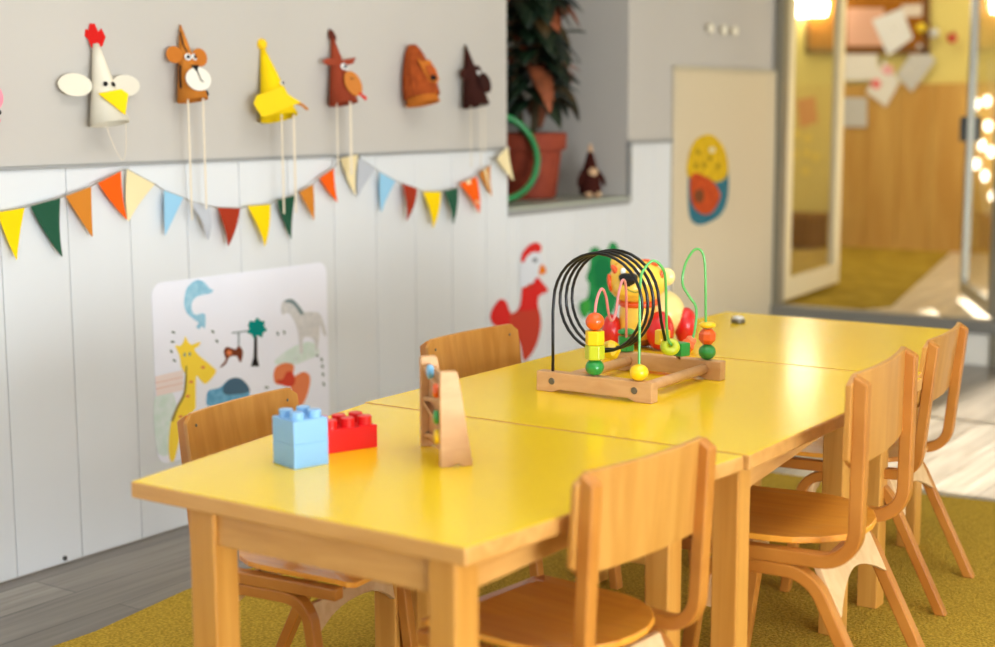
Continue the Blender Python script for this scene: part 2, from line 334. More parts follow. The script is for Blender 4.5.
# ------------------------------------------------------------------ tables
def table(corners, legs, label, inset=.03):
    cx = sum(c[0] for c in corners)/4; cy = sum(c[1] for c in corners)/4
    r = thing('table', label, 'table', (cx, cy, RZ), group='yellow topped tables pushed together'); L = (cx, cy, RZ)
    MB().prism([(x, y, T-.0255) for x, y in corners], (0, 0, .025)).build('tabletop', BEECHX, r, L, bevel=.003)
    ins = [(x+(cx-x)*.006, y+(cy-y)*.006) for x, y in corners]
    MB().prism([(x, y, T-.0008) for x, y in ins], (0, 0, .0008)).build('laminate_sheet', YEL, r, L)
    for (x0, y0, x1, y1) in legs:
        MB().box((x0, y0, RZ), (x1, y1, T-.026)).build('leg', BEECHV, r, L, bevel=.003)
    # aprons run between neighbouring legs (order: near left, near right, far right, far left)
    for i in range(4):
        a, b = legs[i], legs[(i+1) % 4]
        if i % 2 == 0:
            l, rr = (a, b) if a[0] < b[0] else (b, a)
            y = (l[1]+.008, l[1]+.026) if i == 0 else (l[3]-.026, l[3]-.008)
            y2 = (rr[1]+.008, rr[1]+.026) if i == 0 else (rr[3]-.026, rr[3]-.008)
            p = [(l[2], y[0]), (rr[0], y2[0]), (rr[0], y2[1]), (l[2], y[1])]
        else:
            l, rr = (a, b) if a[1] < b[1] else (b, a)
            x = (l[2]-.026, l[2]-.008) if i == 1 else (l[0]+.008, l[0]+.026)
            x2 = (rr[2]-.026, rr[2]-.008) if i == 1 else (rr[0]+.008, rr[0]+.026)
            p = [(x[0], l[3]), (x[1], l[3]), (x2[1], rr[1]), (x2[0], rr[1])]
        MB().prism([(u, v, T-.08) for u, v in p], (0, 0, .054)).build('apron', BEECHY if i % 2 else BEECHX, r, L, bevel=.002)
    return r
table([(.105, -.675), (.73, -.675), (.80, -.006), (.008, -.006)],
      [(.212, -.660, .263, -.61), (.657, -.660, .702, -.606), (.657, -.075, .702, -.028), (.075, -.07, .125, -.02)],
      'yellow topped wooden table nearest the camera, with the plastic blocks on it')
table([(.0, -.001), (.808, -.001), (.802, .842), (.0, .842)],
      [(.05, .03, .10, .08), (.727, .028, .775, .076), (.655, .676, .701, .724), (.06, .70, .106, .75)],
      'yellow topped wooden table in the middle, under the wire bead toy')
table([(.0, .847), (.79, .847), (.655, 1.566), (.0, 1.566)],
      [(.08, .89, .126, .936), (.656, .89, .702, .936), (.569, 1.381, .615, 1.427), (.125, 1.40, .171, 1.446)],
      'yellow topped wooden table farthest from the camera, by the doorway')
# ------------------------------------------------------------------ chairs
def chair(loc, rot, label, lean=.025, s=1.):
    r = thing('child_chair', label, 'chair', (loc[0], loc[1], RZ), math.radians(rot), group='small wooden chairs around the tables'); r.scale = s if isinstance(s, tuple) else (s, s, s)
    hw = .165; wd = .026; zf = 0
    up = fillet([(-.150, .300), (.170, .300), (.170+lean, .598)], .055, 9); up.insert(-1, (.170+lean*.94, .580))
    for sd in (-1, 1):
        y0, y1 = sorted((sd*hw, sd*(hw-wd)))
        MB().strip(up, .023, y0, y1, .012).build('upright', LAMW, r, bevel=.003)
    lg = fillet([(-.118, .0), (-.080, .278), (.100, .278), (.236, .0)], [.055, .07], 8)
    for sd in (-1, 1):
        y0, y1 = sorted((sd*hw, sd*(hw-wd)))
        MB().strip(lg, .022, y0, y1).build('leg_frame', LAMW, r, bevel=.003)
    # seat: rounded at the back, softly dished
    sp = [(-.168, 0)]
    out = [(-.168, .125), (-.160, .143), (-.142, .150), (.03, .150), (.065, .143), (.105, .120), (.135, .085), (.152, .040), (.156, 0)]
    poly = [(x, -y) for x, y in out[::-1]]+out[1:-1] if False else out[:-1]+[(.156, 0)]+[(x, -y) for x, y in out[:-1][::-1]]
    def zt(x, y): return .3115+.006*((y/.15)**2)+(.004 if x > .08 else 0)*((x-.08)/.07)-(.010*((-.12-x)/.048)**2 if x < -.12 else 0)+(.0)
    n = len(poly); rings = []
    b = MB(); lev = [(1, -.0), (1, .0105)]
    inner = [1, .8, .55, .3]
    top = [[Vector((-.005+(x+.005)*k, y*k, zt(-.005+(x+.005)*k, y*k)+.0105)) for x, y in poly] for k in inner]
    bot = [[Vector((p.x, p.y, p.z-.0105)) for p in q] for q in top]
    b.loft(bot[::-1]+top)
    b.build('seat', PLYS, r, bevel=.002)
    # backrest on the inner face of the uprights, bowed backwards in the middle
    nx = Vector((math.cos(math.atan2(lean, .22)), 0, -math.sin(math.atan2(lean, .22))))
    def bp(y, z, t):
        x = .170+lean*(z-.372)/.22-.011-.0005
        return Vector((x+.016*(1-(y/.172)**2)-t, y, z))
    ys_ = [-.172+.0215*k for k in range(17)]
    def top_z(y): return .600-(max(0, abs(y)-.15)**2)*32
    def bot_z(y): return .452+(max(0, abs(y)-.15)**2)*32
    rg = []
    for y in ys_:
        z0, z1 = bot_z(y), top_z(y)
        zz = [z0+(z1-z0)*k/6 for k in range(7)]
        rg.append([bp(y, z, 0) for z in zz]+[bp(y, z, .0095) for z in zz[::-1]])
    bk_ = MB().loft(rg).build('backrest', PLYB, r, bevel=.0015)
    for y in (-.142, .142):
        for z in (.474, .576):
            c = bp(y, z, .0095)
            MB().lathe([(.0034, 0), (.0034, .001), (.0015, .0018)], n=10, M=Matrix.Translation(c) @ Matrix.Rotation(-PI/2, 4, 'Y')).build('screw', STEEL, bk_)
    # aprons between the leg frames
    rg = []
    for k in range(15):
        y = -.139+.278*k/14; lift = .042*(1-abs(y/.139)**1.7); zb = .206+lift; sl = -.136/.278
        rg.append([Vector((.109+(z-.262)*sl+dx, y, z)) for z, dx in ((.284, .012), (zb, .012), (zb, 0), (.284, 0))])
    MB().loft(rg).build('apron', APRON, r, bevel=.0015)
    a2 = [(-.083, .262), (-.095, .19), (-.083, .188), (-.071, .26)]
    MB().loft([[Vector((x+.012, y, z+(.05*(1-abs(y/.139)**2.6) if z < .2 else 0))) for x, z in a2] for y in [-.139+.0278*k for k in range(11)]]).build('apron', APRON, r, bevel=.002)
    return r
chair((.638, -.319), -5.5, 'wooden child chair in the right foreground, pushed in at the nearest table', .015, (.95, .95, 1.0))
chair((.724, .318), 5.9, 'wooden child chair on the right side, beside the middle table', .002, 1.085)
chair((.583, 1.062), 6.1, 'farthest wooden child chair on the right side, nearest the doorway', .03, (.985, .985, 1.0))
chair((.060, -.198), 185.5, 'wooden child chair on the wall side, in front of the animal poster', .03, .932)
chair((.035, .557), 178.3, 'wooden child chair on the wall side in front of the painted rooster', .03, .98)
chair((.115, 1.10), 180, 'wooden child chair on the wall side, hidden behind the toy animal at the farthest table', .0, .92)
# ------------------------------------------------------------------ bead maze
mz = thing('bead_maze', 'wooden wire bead maze toy with black, pink and green wires on the middle table', 'toy', (.34, .44, T)); L = mz.location
def mp(name, b, m, lab=None, **k):
    o = b.build(name, m, mz, L, **k)
    if lab: o['label'] = lab
    return o
for y0 in (.285, .576):
    pts = [(.209, T), (.245, T), (.262, T+.006), (.417, T+.006), (.434, T), (.470, T), (.470, T+.040), (.209, T+.040)]
    mp('base_rail', MB().prism([(x, y0, z) for x, z in pts], (0, .025, 0)), MAPLE, bevel=.002)
for x in (.252, .432): mp('dowel', MB().tube([(x, .305, T+.022), (x, .58, T+.022)], .0105, 14), MAPLE, smooth=True)
for x in (.245, .432):
    mp('screw', MB().lathe([(.007, 0), (.006, .002)], n=12, M=Matrix.Translation((x, .285, T+.022)) @ Matrix.Rotation(PI/2, 4, 'X')), STEEL)
ZR = T+.040
pts = [Vector((.2405, .297, ZR-.01)), Vector((.2405, .297, ZR+.06)), Vector((.2405, .297, ZR+.12))]
N = 110
for k in range(N+1):
    t = k/N; a = PI-7*PI*t; R = .0965
    pts.append(Vector((.337-.008*t+R*math.cos(a), .30+.092*t, ZR+.142+R*math.sin(a))))
pts += [Vector((.424, .405, ZR+.10)), Vector((.414, .445, ZR+.05)), Vector((.39, .52, ZR+.022)), Vector((.372, .587, ZR-.004))]
mp('wire', MB().tube(pts, .0032, 8), BLACK, 'black coiled wire', smooth=True)
def wire(px, m, lab):
    P = [at(x, y, 1, v) for x, y, v in px]; P[0].z = ZR-.004; P[-1].z = ZR-.004
    P[0] = Vector((P[0].x, .297, P[0].z)); P[-1] = Vector((P[-1].x, .588, P[-1].z))
    mp('wire', MB().tube(P, .0028, 8, 6), m, lab, smooth=True); return P
wp_ = wire([(596, 376, .297), (595, 345, .30), (595, 315, .305), (597, 299, .32), (601.7, 288.8, .34), (605.8, 296, .36), (608.7, 313.7, .38), (611.7, 320.5, .40), (615.5, 313.7, .42), (619, 291.7, .45), (622.8, 280, .48), (626, 288.8, .52), (626.3, 331.3, .57), (626, 352, .588)], PINKW, 'pink wavy wire')
wg_ = wire([(639, 379, .297), (639.5, 340, .305), (640.4, 282.9, .315), (644.9, 268.2, .33), (653.7, 260.8, .345), (662.5, 268.2, .36), (665.7, 282.9, .38), (666.9, 329.9, .42), (671.3, 344.6, .44), (684.5, 349, .49), (693.3, 337, .53), (696.3, 309.3, .545), (688.9, 296, .55), (682.4, 282.9, .555), (686, 262.3, .56), (696.3, 249, .57), (704.5, 260.8, .58), (705.7, 318, .585), (707, 357, .588)], GREENW, 'green looping wire')
def ball(c, r, m, lab): mp('bead', MB().ell(c, r, 20, 14), m, lab, smooth=True)
def cube(c, h, m, lab, rz=.4, n=4, wide=1.12):
    c = Vector(c); rr = h*(1.414 if n == 4 else wide)
    mp('bead', MB().lathe([(rr, -h), (rr, h)], c, n, None), m, lab, bevel=.0025) if rz is None else mp('bead', MB().lathe([(rr, -h), (rr, h)], (0, 0, 0), n, Matrix.Translation(c) @ Matrix.Rotation(rz, 4, 'Z')), m, lab, bevel=.0025)
def poly8(c, r, m, lab, M=Matrix()):
    mp('bead', MB().lathe([(r*.55, -r*.85), (r, -r*.35), (r, r*.35), (r*.55, r*.85)], (0, 0, 0), 8, Matrix.Translation(Vector(c)) @ M), m, lab)
sx, sy = .337, .297
ball((sx, sy, ZR+.017), (.0185, .0185, .0165), GREENP, 'green ball bead'); cube((sx, sy, ZR+.047), .0142, LIME, 'lime green cube bead', .5, 6, 1.4); cube((sx, sy, ZR+.0755), .0140, YELP, 'yellow cube bead', .3, 6, 1.4); ball((sx, sy, ZR+.107), (.0185, .0185, .0175), ORANGE, 'orange ball bead')
gx = at(639, 379, 1, .297).x
ball((gx, .297, ZR+.016), (.0185, .0185, .0165), YELP, 'yellow ball bead')
bx_, by_ = at(707, 357, 1, .588).x, .588
ball((bx_, by_, ZR+.0165), (.018, .018, .0165), GREENP, 'green ball bead'); poly8((bx_, by_, ZR+.049), .0185, ORANGE, 'orange faceted bead'); mp('bead', MB().lathe([(.010, -.006), (.017, -.003), (.0175, .002), (.012, .006)], (bx_, by_, ZR+.073), 20), YELP, 'yellow disc bead', smooth=True)
px_ = at(626, 352, 1, .588).x
cube((px_, .588, ZR+.018), .0165, GREENP, 'green hexagonal bead', .2, 6); mp('bead', MB().lathe([(.012, -.006), (.019, -.002), (.0185, .003), (.010, .007)], (px_+.001, .588, ZR+.043), 18), GREENP, 'green disc bead')
c = at(611, 350, 1, .375); poly8(c, .0195, YELP, 'yellow faceted bead', Matrix.Rotation(1.2, 4, 'Y'))
cube(at(662.5, 337, 1, .45), .0145, YELP, 'yellow cube bead', .7, 6)
mp('bead', MB().torus(at(670, 347, 1, .44), .0115, .0085, (.35, -.6, .75)), LIME, 'lime green ring bead', smooth=True)
cube(at(681, 349, 1, .48), .0135, GREENP, 'green cube bead', .5)
poly8(at(687, 346, 1, .508), .0145, ORANGE, 'orange faceted bead', Matrix.Rotation(1.4, 4, 'Y'))
poly8(at(690.5, 341, 1, .528), .0115, paint('peach_paint', (240, 130, 84)), 'peach faceted bead', Matrix.Rotation(.6, 4, 'Y'))
# ------------------------------------------------------------------ yellow toy animal
A = at(622, 344, 2, T); B = at(655, 350, 2, T); ctr = (A+B)/2
side = (B-A); side.z = 0; half = side.length/2; side.normalize(); fwd = Vector((side.y, -side.x, 0))
ang = math.radians(-72)                              # the animal faces towards the bead maze
ty = thing('toy_animal', 'yellow toy tiger with black nose and red feet sitting behind the bead maze', 'toy', (ctr.x, ctr.y, T), ang)
def tp(name, b, m, lab=None, **k):
    o = b.build(name, m, ty, None, smooth=True, **k)
    if lab: o['label'] = lab
    return o
k_ = half/.05
tp('body', MB().tube([(.012, 0, .025), (.014, 0, .05), (.008, 0, .085), (-.002, 0, .11), (-.01, 0, .125)], [.036, .043, .044, .040, .03], 20, 0), TOYY)
tp('rump', MB().ell((-.058, .040, .074), (.068, .060, .058), 22, 14), TOYC)
tp('collar', MB().torus((.004, 0, .108), .040, .0085, (.1, 0, 1)), TOYO)
tp('head', MB().ell((.012, -.002, .156), (.056, .069, .054), 28, 18), TOYY)
tp('muzzle', MB().ell((.052, -.012, .146), (.026, .036, .024), 20, 12), TOYY)
tp('nose', MB().loft([[Vector((.070+dx, -.012+yy*s_, .166+zz*s_)) for yy, zz in ((-.026, .012), (-.012, .017), (.014, .017), (.028, .012), (.019, -.008), (.005, -.019), (-.003, -.019), (-.018, -.008))] for dx, s_ in ((-.014, 1), (.004, 1), (.010, .7))]), BLACK, sub=1)
tp('mouth', MB().tube([(.078, -.013, .152), (.079, -.011, .146), (.077, .004, .139), (.072, .016, .140)], .0012, 6, 4), mat('mouth_green', (90, 120, 40), .5))
for sd, rr in ((-1, .021), (1, .021)):
    e_ = tp('ear', MB().ell((-.004, sd*.052+(.012 if sd > 0 else .004), .197 if sd < 0 else .168), (.011, rr, rr), 18, 12), TOYY if sd < 0 else TOYC)
for (y, z, ry, rz, tilt) in ((-.060, .155, .006, .022, .15), (-.048, .185, .007, .016, .6), (.035, .199, .018, .006, 0), (.057, .172, .006, .018, -.3), (.02, .206, .012, .005, 0)):
    x = .012+.056*math.sqrt(max(0, 1-((y+.004)/.066)**2-((z-.157)/.053)**2))
    tp('stripe', MB().ell((x, y, z), (.008, ry, rz), 14, 8, Matrix.Rotation(tilt, 3, 'X')), TOYO)
for y in (-.026, .006):
    tp('eye', MB().ell((.057, y, .185), (.006, .0065, .008), 12, 8), mat('eye_white', (245, 245, 240), .3))
for (x, y, rx, ry, rz) in ((.030, -half, .032, .024, .040), (.036, half, .034, .033, .046), (-.062, half+.044, .036, .027, .045), (-.075, -half+.03, .034, .024, .043)):
    f_ = tp('foot', MB().ell((x, y, rz), (rx, ry, rz), 22, 14), REDP)
tp('base', MB().ell((-.01, .01, .021), (.05, .04, .0195), 18, 8), mat('toy_base', (150, 78, 20), .5))
# small white and silver cap on the far table
c = at(738, 323, 2, T)
cp = thing('metal_button', 'small white and silver button lying on the farthest table', 'button', (c.x, c.y, T), .3)
MB().lathe([(.016, 0), (.019, .003), (.019, .010), (.016, .012)], n=20).build('rim', STEEL, cp, smooth=False); MB().lathe([(.0165, .012), (.013, .017), (.004, .019)], n=20).build('top', WHITE, cp, smooth=True)
# ------------------------------------------------------------------ building blocks
def brick(name, label, nx, ny, loc, rz, m, h=.038, u=.032, group=None):
    r = thing(name, label, 'building block', loc, rz, group)
    X, Y = nx*u, ny*u
    MB().box((0, 0, 0), (X-.0006, Y-.0006, h)).build('body', m, r, bevel=.0012)
    return r, [((i+.5)*u, (j+.5)*u, h) for i in range(nx) for j in range(ny)]
def studs(r, sp, m, sr=.0112, sh=.0115):
    for p in sp: MB().lathe([(sr, 0), (sr, sh-.001), (sr-.001, sh)], p, 20).build('stud', m, r)
b0 = Vector((.263, -.483)); rz = math.atan2(.059, .019)     # near corner; long side runs along +y
rzb = math.atan2(.061, .017)-PI/2
def blk(p, rz, dx): return (p[0]+dx*math.cos(rz), p[1]+dx*math.sin(rz))
o_ = blk(b0, rzb, -.064)
r, s_ = brick('building_block', 'light blue plastic building block at the bottom of the two-block stack', 2, 2, (o_[0], o_[1], T), rzb, BLUEB)
r, s_ = brick('building_block', 'light blue plastic building block with studs, on top of the two-block stack', 2, 2, (o_[0], o_[1], T+.038), rzb, BLUEB); studs(r, s_, BLUEB)
ra = math.atan2(.084, .034)-PI/2
o_ = blk((.269, -.286), ra, -.064); o_ = (o_[0]-.128*math.cos(ra+PI/2), o_[1]-.128*math.sin(ra+PI/2))
r, s_ = brick('building_block', 'bright red plastic building block behind the blue stack', 2, 4, (o_[0], o_[1], T), ra, REDB, h=.038); studs(r, s_, REDB, .0118, .015)
# ------------------------------------------------------------------ wooden ball ramp toy
l0 = Vector((.444, -.346)); l1 = Vector((.478, -.307)); wdir = (l1-l0).normalized(); nrm = Vector((wdir.y, -wdir.x))   # nrm points to the camera
rp_ = thing('ramp_toy', 'small wooden zigzag ramp toy standing on the nearest table', 'toy', (l0.x, l0.y, T), math.atan2(wdir.y, wdir.x))
Wb, Wt_, Hh, Ln = .052, .031, .152, .165
def endboard(y0, th):
    arch = [(Wb*.32+Wb*.36*k/6, .005*math.sin(PI*k/6)) for k in range(7)]
    pts = [(0, 0)]+[(x, z) for x, z in arch]+[(Wb, 0), (Wt_-.002, Hh-.003), (Wt_-.006, Hh), (.003, Hh), (0, Hh-.003)]
    return MB().prism([(x, y0, z) for x, z in pts], (0, th, 0))
endboard(0, .012).build('end_board', MAPLE, rp_, bevel=.0015); 
pts2 = [(0, 0), (Wb, 0), (Wt_, Hh), (0, Hh)]
endboard(Ln-.012, .012).build('end_board', MAPLE, rp_, bevel=.0015)
ramp = mat('ramp_wood', (206, 160, 112), .45, .5, (192, 144, 96), (30, 14, 40), 3, wood=True)
zz = [(.128, .106), (.100, .078), (.070, .048), (.042, .016)]
for i, (za, zb) in enumerate(zz):
    a, b = (za, zb) if i % 2 else (zb, za)
    p = [(.004, .012, a), (.004, Ln-.012, b), (.004, Ln-.012, b+.007), (.004, .012, a+.007)]
    MB().prism(p, (.024-.0, 0, 0)).build('ramp', ramp, rp_, bevel=.001)
MB().box((.013, .012, .012), (.017, Ln-.012, .14)).build('center_panel', MAPLE, rp_)
for (y, z, m, lab) in ((.075, .140, paint('sky_paint', (120, 184, 226)), 'light blue roller'), (.03, .117, ORANGE, 'orange roller'), (.025, .076, GREENP, 'green roller'), (.022, .045, YELP, 'yellow roller')):
    for x in (.001,):
        o = MB().lathe([(.009, 0), (.0115, .002), (.0115, .008), (.009, .010)], (0, 0, 0), 18, Matrix.Translation((x-.006, y, z)) @ Matrix.Rotation(PI/2, 4, 'Y')).build('roller', m, rp_, smooth=True); o['label'] = lab
MB().lathe([(.006, 0), (.006, .002)], (0, 0, 0), 14, Matrix.Translation((.012, Ln-.0125, .02)) @ Matrix.Rotation(PI/2, 4, 'X')).build('plug', STEEL, rp_)
# ------------------------------------------------------------------ wall art helpers
def wp_px(px, off): return [at(x, y, 0, XW+off) for x, y in px]
def smooth_loop(px, k=4):
    P = [Vector((x, y, 0)) for x, y in px]; n = len(P); out = []
    for i in range(n):
        p0, p1, p2, p3 = P[i-1], P[i], P[(i+1) % n], P[(i+2) % n]
        for j in range(k):
            t = j/k; out.append(.5*((2*p1)+(p2-p0)*t+(2*p0-5*p1+4*p2-p3)*t*t+(3*p1-p0-3*p2+p3)*t**3))
    return [(p.x, p.y) for p in out]
def flat(name, px, off, m, parent, loc, th=.0008, sm=True):
    return MB().prism(wp_px(smooth_loop(px) if sm else px, off), (th, 0, 0)).build(name, m, parent, loc)
def oval(cx, cy, rx, ry, tilt=0, n=16):
    return [(cx+rx*math.cos(a)*math.cos(tilt)-ry*math.sin(a)*math.sin(tilt), cy+rx*math.cos(a)*math.sin(tilt)+ry*math.sin(a)*math.cos(tilt)) for a in [2*PI*k/n for k in range(n)]]
def crop(x0, y0, s, pts): return [(x0+a/s, y0+b/s) for a, b in pts]
# ------------------------------------------------------------------ poster
PY0, PY1, PZ0, PZ1 = .438, 1.112, .185, .660
pl = Vector((XW+.0005, (PY0+PY1)/2, (PZ0+PZ1)/2))
po = thing('poster', 'white poster of painted animals on the white boards behind the tables', 'poster', pl)
rr = .035; op = []
for cy_, cz_, a0 in ((PY1-rr, PZ1-rr, 0), (PY0+rr, PZ1-rr, PI/2), (PY0+rr, PZ0+rr, PI), (PY1-rr, PZ0+rr, 1.5*PI)):
    for k in range(6): op.append((XW+.0003, cy_+rr*math.cos(a0+PI/2*k/5), cz_+rr*math.sin(a0+PI/2*k/5)))
MB().prism(op, (.0012, 0, 0)).build('sheet', mat('poster_paper', (236, 238, 250), .5, .4, (240, 241, 252), (4, 4, 4)), po, pl)
W2 = [140, 250, 2.94]
def cp_(pts): return crop(140, 250, 2.94, pts)
OF = .0018
gy = paper('giraffe_yellow', (250, 216, 72)); lb = mat('dolphin_blue', (168, 212, 232), .85, .15, (140, 194, 220), (50, 50, 50), 3); teal = paper('tree_teal', (10, 136, 128)); dk = paper('ink_dark', (34, 26, 26)); br = paper('brick_peach', (238, 222, 218))
gr = mat('wash_green', (222, 232, 230), .85, .15, (208, 226, 216), (40, 40, 40), 3); hb = mat('hippo_blue', (124, 184, 216), .85, .15, (96, 158, 196), (50, 50, 50), 3); hd = paper('hippo_dark', (78, 108, 130)); hg = mat('horse_grey', (222, 220, 220), .85, .15, (204, 204, 206), (60, 60, 60), 3); rd = paper('red_paintmark', (206, 70, 50)); og = paper('orange_paintmark', (226, 130, 84)); lg_ = paper('ink_grey', (130, 146, 150)); bn = paper('monkey_brown', (120, 62, 40))
flat('meadow_wash', cp_([(45, 430), (95, 420), (110, 500), (95, 590), (55, 600), (42, 520)]), OF, gr, po, pl, .0004)
flat('meadow_wash', cp_([(395, 330), (440, 290), (500, 270), (528, 300), (500, 320), (440, 340)]), OF, gr, po, pl, .0004)
flat('brick_wall', cp_([(44, 372), (128, 352), (126, 412), (48, 430)]), OF+.0006, br, po, pl, .0004, False)
for yy in (386, 404): flat('brick_line', cp_([(46, yy+4), (126, yy-14), (126, yy-12), (46, yy+6)]), OF+.001, paper('brick_line', (226, 180, 160)), po, pl, .0003, False)
flat('dolphin', cp_([(130, 150), (138, 112), (162, 90), (185, 92), (203, 112), (215, 118), (205, 128), (182, 132), (160, 142), (150, 165), (160, 190), (186, 186), (192, 200), (190, 230), (182, 224), (174, 232), (166, 226), (172, 214), (160, 205), (142, 190), (132, 172)]), OF, lb, po, pl)
flat('giraffe', cp_([(128, 270), (133, 255), (140, 268), (152, 278), (176, 270), (172, 282), (160, 292), (175, 312), (215, 345), (222, 360), (195, 392), (180, 385), (165, 372), (163, 440), (160, 470), (128, 500), (115, 560), (100, 618), (88, 615), (84, 570), (92, 500), (112, 460), (130, 420), (134, 370), (122, 345), (116, 310), (104, 282), (118, 282)]), OF, gy, po, pl)
for x, y in ((150, 388), (140, 430), (120, 490), (185, 345)): flat('giraffe_spot', cp_(oval(x, y, 6, 4)), OF+.0008, og, po, pl, .0004)
for x, y in ((131, 308), (146, 306)): flat('giraffe_eye', cp_(oval(x, y, 3, 6)), OF+.0008, lg_, po, pl, .0004)
flat('tree_crown', cp_([(318, 222), (324, 208), (335, 210), (344, 199), (354, 208), (366, 210), (365, 224), (373, 236), (362, 243), (358, 256), (345, 252), (334, 259), (328, 248), (315, 243), (321, 232)]), OF, teal, po, pl)
flat('tree_trunk', cp_([(336, 256), (344, 256), (344, 315), (350, 342), (326, 342), (334, 315)]), OF, dk, po, pl, .0008, False)
flat('branch', cp_([(270, 242), (318, 236), (318, 240), (270, 246)]), OF, lg_, po, pl, .0006, False); flat('branch', cp_([(288, 244), (292, 244), (292, 290), (288, 290)]), OF, lg_, po, pl, .0006, False)
flat('monkey', cp_([(246, 300), (255, 285), (280, 292), (290, 282), (302, 298), (298, 325), (292, 328), (284, 312), (262, 315), (252, 335), (236, 346), (240, 338), (252, 322)]), OF, bn, po, pl)
flat('giraffe_mane', cp_([(134, 345), (138, 350), (134, 420), (112, 466), (98, 502), (92, 498), (108, 458), (128, 416)]), OF+.0008, paper('giraffe_line', (150, 130, 70)), po, pl, .0004)
flat('monkey_face', cp_(oval(262, 302, 8, 8)), OF+.0008, og, po, pl, .0004)
flat('hippo', cp_([(196, 430), (204, 412), (235, 404), (262, 380), (290, 376), (312, 392), (322, 415), (310, 450), (250, 455), (200, 458)]), OF, hb, po, pl)
flat('hippo_head', cp_([(245, 402), (264, 380), (290, 376), (312, 392), (322, 416), (285, 424), (250, 424)]), OF+.0008, hd, po, pl, .0004)
flat('horse', cp_([(415, 165), (425, 148), (450, 148), (475, 180), (505, 182), (530, 190), (548, 250), (538, 245), (530, 220), (525, 265), (518, 300), (510, 262), (480, 258), (478, 300), (470, 300), (466, 245), (452, 205), (435, 185), (418, 190)]), OF, hg, po, pl)
flat('horse_mane', cp_([(425, 148), (450, 146), (480, 182), (472, 190), (452, 162), (430, 154)]), OF+.0008, lg_, po, pl, .0004)
flat('crab', cp_([(396, 350), (425, 332), (452, 340), (450, 372), (480, 358), (500, 375), (490, 430), (470, 460), (450, 440), (440, 400), (398, 392)]), OF, og, po, pl)
flat('crab_claw', cp_([(400, 384), (420, 380), (430, 360), (446, 358), (456, 380), (448, 400), (420, 398)]), OF+.0008, rd, po, pl, .0004)
for (x, y, a) in ((98, 242, .4), (96, 270, 0), (92, 298, 1), (101, 325, .5), (214, 240, .9), (226, 268, .9), (405, 246, 1.4), (424, 242, 1.4), (458, 320, 0), (372, 404, 0), (520, 310, .3), (534, 322, 1.3), (536, 342, 1.3), (538, 366, 1.3), (540, 394, 1.3)):
    flat('caption_mark', cp_(oval(x, y, 6, 3, a, 8)), OF, paper('caption_ink', (90, 110, 100)), po, pl, .0004)
# ------------------------------------------------------------------ rooster, cactus, oval painting
def cr(pts): return crop(480, 230, 4.975, pts)
c = Vector((XW+.001, 2.36, .47)); c = at(520, 300, 0, XW+.0005)
ro = thing('rooster_cutout', 'red painted rooster figure on the white boards beyond the tables', 'wall picture', c)
rr_ = paper('rooster_red', (214, 44, 40)); rb = paper('rooster_body', (196, 66, 48)); wh = paper('rooster_white', (218, 222, 230))
flat('body', cr([(55, 430), (65, 390), (95, 350), (125, 355), (145, 400), (160, 415), (195, 385), (205, 330), (215, 275), (275, 270), (290, 320), (285, 370), (300, 430), (298, 500), (275, 580), (235, 640), (215, 645), (195, 560), (150, 500), (75, 475)]), -.0005, rb, ro, c, .002)
flat('tail', cr([(52, 440), (62, 395), (95, 348), (125, 352), (145, 405), (140, 470), (80, 480)]), .0025, rr_, ro, c, .001)
flat('neck', cr([(205, 350), (215, 290), (270, 300), (285, 350), (280, 390), (200, 400)]), .0025, rr_, ro, c, .001)
flat('head', cr([(200, 270), (205, 170), (235, 125), (285, 100), (305, 135), (312, 185), (300, 225), (235, 275), (212, 285)]), .0025, wh, ro, c, .001)
flat('comb', cr([(205, 155), (213, 112), (250, 72), (285, 62), (305, 85), (295, 110), (260, 110), (230, 135), (218, 160)]), .0035, rr_, ro, c, .001)
flat('beak', cr([(305, 170), (325, 190), (328, 208), (308, 222), (292, 215)]), .0035, paper('beak_orange', (222, 120, 30)), ro, c, .001)
flat('wattle', cr([(285, 235), (300, 250), (338, 300), (300, 322), (275, 340), (262, 275)]), .0035, rr_, ro, c, .001)
flat('eye', cr(oval(273, 150, 12, 12)), .0035, paper('eye_grey', (120, 128, 140)), ro, c, .001)
c = at(598, 285, 0, XW+.0005)
ca = thing('cactus_cutout', 'green painted leafy figure on the boards behind the wire coils', 'wall picture', c)
gp = mat('leaf_paint', (44, 150, 84), .8, .15, (26, 128, 66), (30, 30, 30), 3)
flat('body', [(590, 259), (590, 250), (596, 247), (602, 252), (607, 250), (610, 243), (615, 243), (618, 250), (617, 262), (619, 275), (618, 295), (614, 310), (606, 322), (600, 330), (593, 330), (590, 312), (584, 318), (579, 310), (580, 302), (587, 298), (589, 285), (586, 278), (589, 268)], -.0005, gp, ca, c, .002)
flat('leaf', [(595, 262), (606, 258), (611, 270), (606, 286), (597, 284)], .0025, paper('leaf_dark', (24, 122, 70)), ca, c, .001)
flat('leaf', [(581, 304), (588, 299), (590, 310), (585, 317)], .0025, paper('leaf_light', (70, 170, 70)), ca, c, .001)
c = at(707, 180, 0, XW+.013)
ov = thing('oval_painting', 'oval yellow and blue child painting stuck on the cream door', 'picture', c)
blu = mat('ov_blue', (58, 122, 138), .8, .15, (40, 100, 120), (40, 40, 40), 3); yl = mat('ov_yellow', (226, 186, 30), .8, .15, (200, 160, 30), (40, 40, 40), 3); orr = mat('ov_orange', (206, 86, 34), .8, .15, (178, 66, 30), (40, 40, 40), 3)
flat('sheet', [(688, 178), (688, 158), (694, 142), (704, 135), (714, 136), (724, 148), (728, 165), (728, 195), (722, 213), (710, 222), (698, 225), (690, 218), (688, 200)], .0125, blu, ov, c, .001)
